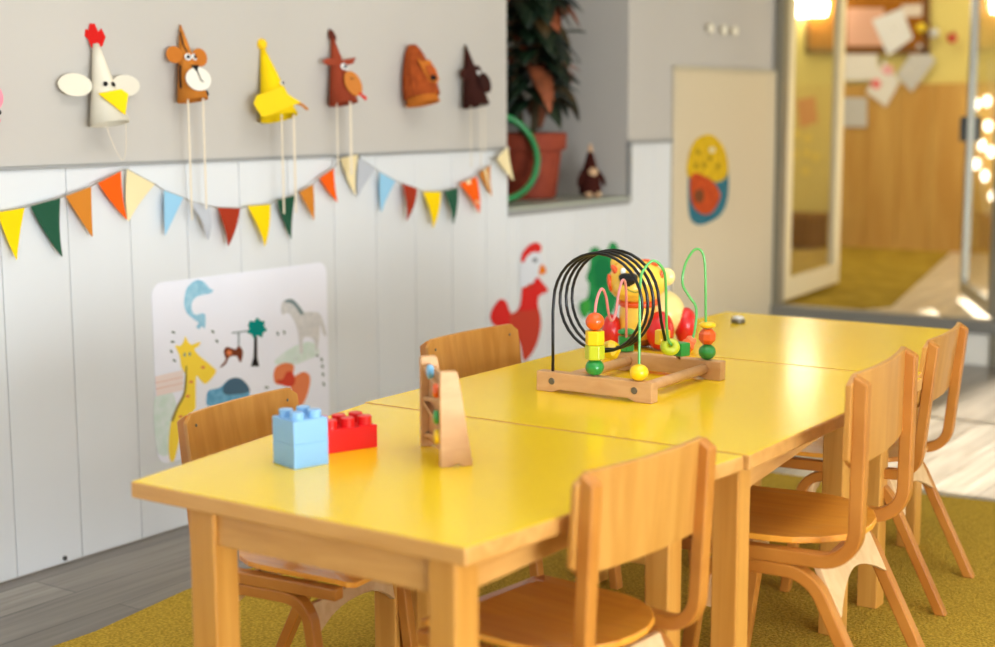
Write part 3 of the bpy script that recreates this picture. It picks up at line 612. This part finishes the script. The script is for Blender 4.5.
flat('yellow_patch', [(688, 177), (688, 158), (694, 142), (704, 135), (714, 136), (724, 148), (728, 165), (726, 177), (716, 182), (704, 176)], .0135, yl, ov, c, .001)
flat('orange_patch', [(690, 182), (694, 173), (706, 177), (715, 184), (720, 197), (712, 212), (702, 214), (692, 204)], .0145, orr, ov, c, .001)
flat('dark_spot', oval(699, 196, 5, 7), .0155, paper('ov_dark', (120, 70, 40)), ov, c, .001)
for x, y in ((698, 152), (710, 158), (704, 165), (718, 166), (696, 166)): flat('dab', oval(x, y, 2.5, 3), .0145, paper('ov_dab', (170, 140, 30)), ov, c, .0006)
flat('dab', oval(712, 150, 3, 3), .0145, paper('ov_white', (220, 208, 170)), ov, c, .0006)
for px, py, lab in ((711, 28, 'left of the three round cream wall hooks above the cream door'), (724.5, 30, 'middle of the three round cream wall hooks above the cream door'), (735, 31, 'right of the three round cream wall hooks above the cream door')):
    c = at(px, py, 0, XW+.018); c.x = XW-.004
    r = thing('wall_hook', lab, 'hook', c, group='round hooks above the cream door')
    MB().lathe([(.012, 0), (.009, .012), (.009, .016)], n=16, M=Matrix.Rotation(PI/2, 4, 'Y')).build('stem', MATS['trim_cream'], r)
    MB().lathe([(.014, .016), (.021, .019), (.021, .025), (.012, .030)], n=20, M=Matrix.Rotation(PI/2, 4, 'Y')).build('knob', mat('knob_cream', (244, 236, 214), .3), r, smooth=True)
tag(MB().lathe([(.006, 0), (.006, .004), (.003, .006)], (0, 0, 0), 12, Matrix.Translation(at(64.5, 558, 0, XW)) @ Matrix.Rotation(PI/2, 4, 'Y')).build('door_stud', mat('dark_stud', (50, 48, 46), .4)), 'small dark round stud low on the white boards near the floor', 'stud')
# ------------------------------------------------------------------ bunting
bl = at(250, 190, 0, XW)
bu = thing('bunting', 'string of coloured paper pennants hung along the white wall', 'bunting', bl)
pc = {'y': (246, 208, 8), 'g': (38, 84, 62), 'b': (206, 128, 44), 'o': (242, 96, 18), 'c': (238, 220, 172), 's': (150, 200, 230), 'x': (186, 190, 198), 'r': (160, 52, 28), 'p': (236, 140, 70)}
nm = {'y': 'yellow', 'g': 'dark green', 'b': 'ochre brown', 'o': 'orange', 'c': 'cream', 's': 'light blue', 'x': 'pale grey', 'r': 'brick red'}
PN = [('y', -3, 212, 24.5, 207.4, 17, 261), ('g', 30.2, 206, 60, 197.8, 63, 258), ('b', 65.3, 196, 90.8, 186.3, 92.5, 237.6), ('o', 97.5, 182.7, 120.6, 170.8, 127.6, 220.5), ('c', 127, 169, 154.8, 184, 128.6, 222.5),
      ('s', 163.8, 190, 183.3, 197.4, 164.8, 236), ('x', 189.7, 201, 209, 206, 207, 241), ('r', 217, 207.4, 240, 208.2, 227, 247), ('y', 247.2, 206, 270, 204, 264, 247), ('g', 277, 200, 295, 195, 291.4, 240), ('b', 299, 192, 313, 184, 313.5, 221),
      ('o', 319, 178, 333.6, 168, 337.6, 203), ('c', 340.4, 158, 357.7, 154, 355.7, 196), ('x', 359.3, 158, 375.8, 168.7, 358.5, 197), ('s', 379.8, 172, 395.5, 180.8, 381.4, 213), ('r', 402, 183.4, 417, 188.4, 405, 221.6),
      ('y', 422.7, 191.5, 440.8, 191.5, 432, 228.6), ('g', 443.8, 191, 457.7, 187.4, 452, 225), ('o', 459.3, 183.4, 476.4, 176.4, 478.4, 214), ('b', 479.4, 172.4, 490, 165, 492.5, 196.5), ('c', 496, 158.3, 507.5, 146, 514, 181.4)]
sp = []
OB = .022
for i, (k, x0, y0, x1, y1, x2, y2) in enumerate(PN):
    if i == len(PN)-1: ob = .030
    else: ob = OB
    a, b, t = at(x0, y0, 0, XW+ob), at(x1, y1, 0, XW+ob), at(x2, y2, 0, XW+ob)
    sp += [a, b]; n = 7; rings = []
    cu = random.uniform(-.010, .014)
    for j in range(n+1):
        f = j/n*.97; l, r_ = a.lerp(t, f), b.lerp(t, f); off = cu*math.sin(PI*.9*f)
        rings.append([l+Vector((off, 0, 0)), r_+Vector((off, 0, 0)), r_+Vector((off+.0012, 0, 0)), l+Vector((off+.0012, 0, 0))])
    o = MB().loft(rings).build('pennant', paper('felt_'+nm[k].replace(' ', '_'), pc[k]), bu, bl); o['label'] = nm[k]+' pennant'
    if i in (18, 19):
        for f0 in (.35,):
            m_ = a.lerp(b, f0); m2 = a.lerp(b, f0+.22); q = MB().prism([m_+Vector((.0016+cu*0, 0, 0)), m2+Vector((.0016, 0, 0)), m2.lerp(t, .7)+Vector((.0016+cu, 0, 0)), m_.lerp(t, .7)+Vector((.0016+cu, 0, 0))], (.001, 0, 0))
            q.build('stripe', paper('felt_cream', pc['c']), o)
            o.children[0].matrix_parent_inverse.identity(); o.children[0].location = -bl
for p_i in (0, 9, 24, 26, 40): MB().tube([sp[p_i]+Vector((.004, 0, 0)), Vector((XW-.003, sp[p_i].y, sp[p_i].z))], .0016, 6).build('pin', STEEL, bu, bl)
MB().tube([at(-8, 214, 0, XW+OB)]+sp, .0016, 6).build('string', mat('twine', (150, 146, 138), .8), bu, bl)
# ------------------------------------------------------------------ paper cone hats
def hat(px, py_base, py_top, rbase, label, m, name='paper_hat', off=.048, topr=.12, lean=0., rot=0.):
    c = at(px, py_base, 0, XW+off); t = at(px, py_top, 0, XW+off); h = t.z-c.z
    r = thing(name, label, 'paper hat', c, rot, group='paper cone hats pinned along the wall')
    r.rotation_euler = (0, lean-math.atan2(rbase*(1-topr), h), rot); r.location.x = XW+rbase+.004
    n = 28; prof = [(rbase, 0), (rbase*(1-.45*(1-topr)), h*.45), (rbase*(1-.8*(1-topr)), h*.8), (rbase*topr, h)]
    inn = [(q[0]-.0015, q[1]) for q in prof[::-1]]; inn[0] = (max(.001, prof[-1][0]-.0015), h-.001)
    o = MB().lathe(prof+inn, n=n, cap=False).build('cone', m, r, smooth=False)
    me = o.data; bm = bmesh.new(); bm.from_mesh(me)
    bm.verts.ensure_lookup_table(); k = len(prof)+len(inn)
    for j in range(n): bm.faces.new((bm.verts[(k-1)*n+j], bm.verts[(k-1)*n+(j+1) % n], bm.verts[(j+1) % n], bm.verts[j]))
    bmesh.ops.recalc_face_normals(bm, faces=bm.faces); bm.to_mesh(me); bm.free()
    for p in me.polygons: p.use_smooth = True
    MB().tube([(-rbase*topr-.014, 0, h*.93), (0, 0, h*.93)], .0012, 6).build('pin', STEEL, r)
    def fr(z, a, o_=0):        # point on the cone at height z (fraction) and bearing a (0 = out into the room)
        rad = rbase*(1-(1-topr)*z)+o_; return Vector((rad*math.cos(a), rad*math.sin(a), h*z))
    return r, h, fr
def disc(name, c, ry, rz, m, parent, a=0, th=.0018, n=18, up=.22, tilt=0):
    M = Matrix.Translation(c) @ Matrix.Rotation(a, 4, 'Z') @ Matrix.Rotation(-up, 4, 'Y') @ Matrix.Rotation(tilt, 4, 'X')
    pts = [M @ Vector((0, ry*math.cos(k*2*PI/n), rz*math.sin(k*2*PI/n))) for k in range(n)]
    d = (M.to_3x3() @ Vector((1, 0, 0)))*th
    return MB().prism(pts, d).build(name, m, parent)
def shape(name, c, pts, m, parent, a=0, th=.0018, up=.22):
    M = Matrix.Translation(c) @ Matrix.Rotation(a, 4, 'Z') @ Matrix.Rotation(-up, 4, 'Y')
    return MB().prism([M @ Vector((0, y, z)) for y, z in pts], (M.to_3x3() @ Vector((1, 0, 0)))*th).build(name, m, parent)
RIB = mat('ribbon_cream', (226, 214, 192), .8)
def ribbons(r, items):
    dn = r.rotation_euler.to_matrix().transposed() @ Vector((0, 0, -1))       # ribbons hang plumb
    for (y, x, ln, w_) in items:
        a, b = Vector((x, y-w_/2, .004)), Vector((x, y+w_/2, .004))
        MB().prism([a, b, b+dn*ln, a+dn*ln], (.0012, 0, 0)).build('ribbon', RIB, r)
FA = -.62   # the hats look out into the room and towards the near end
EYEB = paper('eye_black', (26, 24, 26)); EYEW = paper('eye_paper', (246, 246, 244))
cream = paper('cream_card', (228, 221, 202)); 
r, h, fr = hat(109, 124, 42, .047, 'cream paper chicken hat with red comb and yellow beak on the wall', cream, topr=.16)
shape('comb', Vector((.0, .0, h-.006)), [(-.012, -.002), (.014, -.002), (.026, .02), (.019, .042), (.010, .034), (.006, .054), (-.006, .056), (-.012, .040), (-.022, .048), (-.026, .034), (-.016, .018)], paper('comb_red', (206, 30, 26)), r, FA, .002, 0)
disc('wing', Vector((-.012, -.074, h*.50)), .046, .027, cream, r, -.15, .002, up=-.2, tilt=-.1); disc('wing', Vector((-.012, .080, h*.50)), .050, .026, paper('cream_card_back', (226, 220, 204)), r, .1, .002, up=-.2)
shape('beak', fr(.25, FA+.38, .008), [(-.036, .02), (.022, .026), (.036, .012), (.016, -.040)], paper('beak_yellow', (246, 208, 20)), r, FA+.2, .002)
disc('eye', fr(.47, FA+.1, .003), .0055, .006, EYEB, r, FA+.1); disc('eye', fr(.46, FA+.75, .003), .0055, .006, EYEB, r, FA+.7)
MB().tube([(.02, -.03, 0), (.02, -.022, -.04), (.02, 0, -.092), (.02, .02, -.06), (.02, .032, 0)], .0009, 6, 5).build('elastic', RIB, r)
tan = paper('tiger_tan', (198, 122, 46)); 
r, h, fr = hat(194, 100.5, 23, .040, 'tan paper tiger hat with round ears and white muzzle on the wall', tan, topr=.06)
for z in (.12, .25, .62, .75): 
    pass
MB().tube([fr(z_, a_, .001) for z_, a_ in ((.9, FA-.5), (.72, FA-.2), (.62, FA+.2))], .002, 6).build('stripe', EYEB, r); MB().tube([fr(z_, a_, .001) for z_, a_ in ((.16, FA-.9), (.30, FA-1.0), (.46, FA-.9))], .003, 6).build('stripe', EYEB, r)
MB().tube([fr(z_, a_, .001) for z_, a_ in ((.04, FA+1.3), (.1, FA+1.4))], .004, 6).build('stripe', EYEB, r)
disc('ear', Vector((.0, -.038, h*.60)), .022, .022, paper('ear_tan', (190, 112, 40)), r, FA+.3, .002, up=0); disc('ear', Vector((.012, .036, h*.56)), .021, .024, MATS['ear_tan'], r, FA+.3, .002, up=0)
disc('muzzle', fr(.24, FA+.45, .008), .036, .031, paper('muzzle_white', (230, 224, 210)), r, FA+.35, .002, up=.15, tilt=.15)
shape('nose', fr(.40, FA+.45, .010), [(-.011, .006), (.011, .006), (.002, -.010), (-.002, -.010)], EYEB, r, FA+.35)
MB().tube([fr(.38, FA+.45, .013), fr(.22, FA+.55, .013), fr(.19, FA+.8, .012)], .0012, 6).build('mouth', EYEB, r)
disc('eye', fr(.55, FA+.1, .004), .009, .009, EYEW, r, FA+.1); disc('eye', fr(.55, FA+.95, .004), .009, .009, EYEW, r, FA+.8); disc('pupil', fr(.55, FA+.1, .007), .005, .005, EYEB, r, FA+.1); disc('pupil', fr(.55, FA+.95, .007), .005, .005, EYEB, r, FA+.8)
ribbons(r, ((-.024, .008, .31, .006), (.026, .010, .285, .006)))
yc = paper('yellow_card', (244, 208, 16))
r, h, fr = hat(277, 118, 43, .052, 'yellow paper bird hat with a pompom tip on the wall', yc, topr=.10, lean=-.06)
MB().ell((0, 0, h+.006), .016, 14, 10).build('pompom', mat('pompom_yellow', (244, 200, 12), .9), r, smooth=True)
shape('beak', fr(.16, FA-.2, .008), [(-.060, .008), (-.045, .030), (.0, .038), (.030, .045), (.036, .02), (.066, -.012), (.03, -.020), (-.02, -.032), (-.048, -.034), (-.056, -.008)], paper('beak_card', (240, 204, 30)), r, FA, .002)
disc('eye', fr(.43, FA+.75, .004), .007, .007, EYEW, r, FA+.7); disc('pupil', fr(.43, FA+.75, .007), .004, .004, EYEB, r, FA+.7)
MB().tube([(.02, .045, .04), (.04, .06, .025), (.045, .072, .01)], .004, 6).build('feather', tan, r)
ribbons(r, ((-.010, .02, .27, .006), (.038, .02, .27, .008)))
rbk = paper('cow_red', (150, 64, 40))
r, h, fr = hat(344, 104, 36, .043, 'reddish brown paper cow hat with tan muzzle and red tongue on the wall', rbk, topr=.10)
shape('tuft', Vector((0, 0, h-.012)), [(-.006, 0), (.008, 0), (.011, .014), (.004, .032), (-.006, .038), (-.012, .022), (-.010, .01)], paper('tuft_brown', (90, 40, 28)), r, FA, .003, 0)
shape('ear', Vector((.005, -.034, h*.62)), [(.022, .010), (-.010, .012), (-.026, .004), (-.012, -.008), (.018, -.010)], rbk, r, FA+.2, .002, 0); shape('ear', Vector((.014, .030, h*.62)), [(-.02, .006), (.01, .010), (.030, .012), (.018, -.006), (-.014, -.010)], rbk, r, FA+.2, .002, 0)
disc('eye', fr(.53, FA+.55, .004), .012, .010, EYEW, r, FA+.5); disc('pupil', fr(.53, FA+.6, .007), .006, .006, EYEB, r, FA+.5)
disc('muzzle', fr(.26, FA+.75, .010), .030, .038, paper('muzzle_tan', (198, 122, 54)), r, FA+.45, .002, up=.1, tilt=.3)
MB().tube([fr(.34, FA+.55, .014), fr(.33, FA+.85, .015)], .0014, 6).build('nostril', EYEB, r)
shape('tongue', fr(.06, FA+1.0, .014), [(-.008, .010), (.004, .012), (.022, -.006), (.012, -.014)], paper('tongue_red', (206, 40, 34)), r, FA+.5)
ribbons(r, ((-.03, .0, .21, .004), (.012, .015, .21, .010)))
lo_ = paper('lion_orange', (196, 112, 40)); ln_ = mat('lion_mane', (146, 66, 30), .95, .1, (172, 82, 36), (60, 60, 60), 2, bump=.6)
r, h, fr = hat(421, 104, 44, .053, 'shaggy orange-brown paper lion hat, second from the right on the wall', lo_, topr=.22)
n = 20; rg = []
for z in (.12, .3, .5, .7, .88, .99):
    if z > .95: q_ = .55
    else: q_ = 1
    rg.append([Vector(((fr(z, 0).x*q_+.004+.010*math.sin(PI*z))*math.cos(a)*1.0, (fr(z, 0).x*q_+.006+.010*math.sin(PI*z)+.003*((k+int(z*10)) % 2))*math.sin(a), h*z*1.02)) for k, a in enumerate([2*PI*k/n for k in range(n)])])
MB().loft(rg).build('mane', ln_, r)
shape('face', fr(.50, FA+.40, .020), [(-.030, .040), (-.014, .030), (.010, .034), (.026, .0), (.030, -.030), (.020, -.040), (-.002, -.034), (-.014, -.010)], lo_, r, FA+.15, .002, .0)
shape('face_inner', fr(.46, FA+.42, .024), [(-.012, .022), (.010, .026), (.020, -.004), (.018, -.024), (.0, -.020), (-.008, -.002)], paper('lion_rust', (176, 84, 36)), r, FA+.15, .002, .0)
disc('nose', fr(.36, FA+.44, .028), .010, .009, EYEB, r, FA+.2)
db = paper('dark_brown_card', (58, 26, 20))
r, h, fr = hat(476, 106, 43, .045, 'dark brown paper monkey hat, rightmost on the wall beside the niche', db, topr=.06)
disc('ear', Vector((.0, -.034, h*.52)), .017, .017, db, r, FA+.2, .002, up=0); disc('ear', Vector((.012, .022, h*.58)), .015, .014, db, r, FA+.2, .002, up=0)
disc('muzzle', fr(.33, FA+.85, .012), .026, .034, paper('dark_muzzle', (50, 24, 20)), r, FA+.5, .003, up=.1); disc('eye', fr(.52, FA+.7, .004), .005, .005, EYEW, r, FA+.5)
ribbons(r, ((-.03, .0, .20, .003), (.012, .01, .20, .003), (.034, .01, .16, .003)))
pk = paper('pink_card', (238, 142, 158))
r, h, fr = hat(-22, 124, 40, .047, 'pink paper hat cut off by the left edge of the view', pk, topr=.10)
disc('ear', at(-3, 96, 0, XW+.055)-r.location, .022, .030, pk, r, FA+.3, .002, up=0)
MB().ell(at(.5, 112, 0, XW+.05)-r.location, .006, 10, 8).build('button', EYEB, r)
# ------------------------------------------------------------------ niche: plant, hoops, gnome
pc0 = at(528, 189, 2, NZ); pcx = Vector((-1.36, 2.62, NZ)); pcx = at(526, 192, 2, NZ)
pcx.x = max(pcx.x, XW-.46)
pcx = Vector((-1.33, 2.575, NZ))
pp = thing('potted_plant', 'large dark-leaved plant in a terracotta pot in the wall niche', 'plant', pcx)
ter = mat('terracotta', (150, 62, 38), .7, .3, (136, 54, 34), (20, 20, 20)); 
MB().lathe([(.098, 0), (.108, .01), (.128, .175), (.130, .182), (.146, .184), (.149, .246), (.136, .249), (.134, .22)], n=32).build('pot', ter, pp, smooth=False, bevel=.002)
MB().lathe([(.131, .19), (.131, .222)], n=32).build('soil', mat('soil', (46, 32, 22), .95, .1), pp)
st = MB(); lf1, lf2, lf3 = MB(), MB(), MB()
def leaf(b, base, d, L_, W_, droop=.3):
    d = Vector(d).normalized(); s_ = d.cross(Vector((0, 0, 1))).normalized(); up_ = s_.cross(d); rows = []
    for k in range(8):
        t = k/7; ww = W_*(math.sin(PI*min(1, t*.96+.03))**.75); c_ = Vector(base)+d*L_*t+Vector((0, 0, -droop*L_*t*t))
        rows.append([c_+s_*ww/2+up_*ww*.15, c_, c_-s_*ww/2+up_*ww*.15, c_+Vector((0, 0, -.0015))])
    b.loft(rows)
rnd = random.Random(11)
for k in range(9):
    a = rnd.uniform(0, 2*PI); top = Vector((.06*math.cos(a), .06*math.sin(a), rnd.uniform(.45, .85)))
    st.tube([(.02*math.cos(a), .02*math.sin(a), .2), (.04*math.cos(a), .04*math.sin(a), .35), top], .006, 6, 3)
for k in range(110):
    a = rnd.uniform(0, 2*PI); z = rnd.uniform(.36, .80); d = Vector((math.cos(a), math.sin(a), rnd.uniform(-.25, .5)))
    b_ = (lf1, lf1, lf1, lf2, lf1, lf3)[k % 6]
    leaf(b_, (.03*math.cos(a), .03*math.sin(a), z), d, rnd.uniform(.13, .20), rnd.uniform(.08, .125), rnd.uniform(.3, .9))
for (dx, dy, z, dd, L_, W_, b_, dr) in ((.05, .1, .62, (.3, 1, .15), .17, .05, lf1, .1), (.05, .06, .52, (.2, 1, .0), .13, .06, lf3, .7), (.05, .1, .84, (.3, 1, .5), .17, .06, lf3, .3), (.06, .05, .42, (.3, .8, .1), .15, .09, lf2, 1.0), (.06, .0, .40, (.6, .4, .2), .14, .09, lf2, .9)):
    leaf(b_, (dx, dy, z), dd, L_, W_, dr)
st.build('stems', mat('stem_brown', (70, 56, 30), .8), pp)
lf1.build('foliage', mat('leaf_deep', (14, 32, 20), .45, .4, (24, 44, 24), (14, 14, 14)), pp, smooth=True)
o = lf2.build('foliage', mat('leaf_bronze', (88, 64, 30), .5, .4, (46, 44, 24), (14, 14, 14)), pp, smooth=True); o['label'] = 'bronze brown leaves'
o = lf3.build('foliage', mat('leaf_copper', (170, 92, 58), .5, .4, (120, 66, 40), (14, 14, 14)), pp, smooth=True); o['label'] = 'copper orange leaves'
for (R, col, lab, dx, dy) in ((.156, (24, 132, 66), 'green plastic hoop leaning against the terracotta pot', .0, .0), (.150, (20, 92, 110), 'blue-green plastic hoop behind the green hoop in the niche', -.024, .016)):
    c_ = at(497, 157, 0, XW-.20+dx); c_.y += dy
    ax = Vector((.80, -.55, .22)).normalized()
    lowest = R*math.sqrt(1-ax.z**2)+.0115
    c_.z = NZ+lowest+.0005
    tag(MB().torus(c_, R, .0115, ax, 48, 10).build('hoop', paint('hoop_'+lab.split()[0].replace('-', '_'), col), None, c_, smooth=True), lab, 'hoop', 'hoops in the niche')
gc = Vector((-1.15, 2.735, NZ))
gn = thing('gnome_figure', 'small dark brown gnome figure standing right of the pot in the niche', 'figurine', gc, -.6)
dbr = mat('gnome_brown', (62, 26, 20), .9, .1); bei = mat('gnome_beige', (214, 178, 140), .85, .1)
MB().lathe([(.040, .012), (.044, .03), (.036, .08), (.026, .12), (.013, .165), (.006, .178)], n=20).build('robe', dbr, gn, smooth=True)
MB().lathe([(.008, .172), (.009, .186), (.004, .204)], n=12).build('tip', bei, gn, smooth=True)
MB().ell((.026, .0, .098), (.016, .020, .017)).build('face', bei, gn, smooth=True)
for y in (-.018, .018): MB().ell((.026, y, .0125), (.022, .016, .0125)).build('foot', bei, gn, smooth=True)
for sd in (-1, 1): MB().tube([(.0, sd*.028, .10), (.01, sd*.048, .07), (.014, sd*.054, .045)], [.011, .010, .008], 10).build('arm', dbr, gn, smooth=True)
# ------------------------------------------------------------------ light
def area(name, loc, rot, sx, sy, power, col):
    l = bpy.data.lights.new(name, 'AREA'); l.shape = 'RECTANGLE'; l.size = sx; l.size_y = sy; l.energy = power; l.color = col
    o = bpy.data.objects.new(name, l); C.objects.link(o); o.location = loc; o.rotation_euler = rot; return o
for i, (a, b) in enumerate(WY[:2]):
    area('window_daylight', (4.98, (a+b)/2, .80), (0, PI/2, 0), 1.15, b-a-.1, (285, 80)[i], (.88, .95, 1))
area('window_daylight', (1.3, -4.1, .85), (PI/2, 0, 0), 3.6, 1.3, 20, (.92, .96, 1))
area('ceiling_lamp', (.9, .1, 2.7), (0, 0, 0), 1.3, 3.0, 36, (1, .97, .92))  # unseen fill light added overhead to brighten the tabletops
area('next_room_lamp', (-1.6, 6.0, 2.7), (0, 0, 0), 1.8, 1.8, 30, (1, .88, .6))
area('next_room_window', (4.9, 5.8, 1.4), (0, PI/2, 0), 1.8, 2.2, 80, (1, .95, .85))
sl_ = bpy.data.lights.new('sun', 'SUN'); sl_.energy = 40; sl_.angle = .01; sl_.color = (1, .96, .88)
so = bpy.data.objects.new('sun', sl_); C.objects.link(so); so.rotation_euler = Vector((math.cos(math.radians(25)), 0, math.sin(math.radians(25)))).to_track_quat('Z', 'Y').to_euler()
w_ = bpy.data.worlds.new('sky'); bpy.context.scene.world = w_; w_.use_nodes = True
w_.node_tree.nodes['Background'].inputs[0].default_value = (.9, .95, 1, 1); w_.node_tree.nodes['Background'].inputs[1].default_value = .3
# ------------------------------------------------------------------ camera
cd = bpy.data.cameras.new('camera'); cd.sensor_width = 36; cd.lens = F/995*36; cd.clip_start = .05
co = bpy.data.objects.new('camera', cd); C.objects.link(co)
Mx = Matrix(((_r2[0], _u2[0], -_fw[0], CAM[0]), (_r2[1], _u2[1], -_fw[1], CAM[1]), (_r2[2], _u2[2], -_fw[2], CAM[2]), (0, 0, 0, 1)))
co.matrix_world = Mx
cd.dof.use_dof = True; cd.dof.focus_distance = 2.92; cd.dof.aperture_fstop = 2.2
sc = bpy.context.scene; sc.camera = co
vs = sc.view_settings; vs.view_transform = 'Standard'; vs.look = 'None'; vs.gamma = 1; vs.use_curve_mapping = False; vs.exposure = -.25
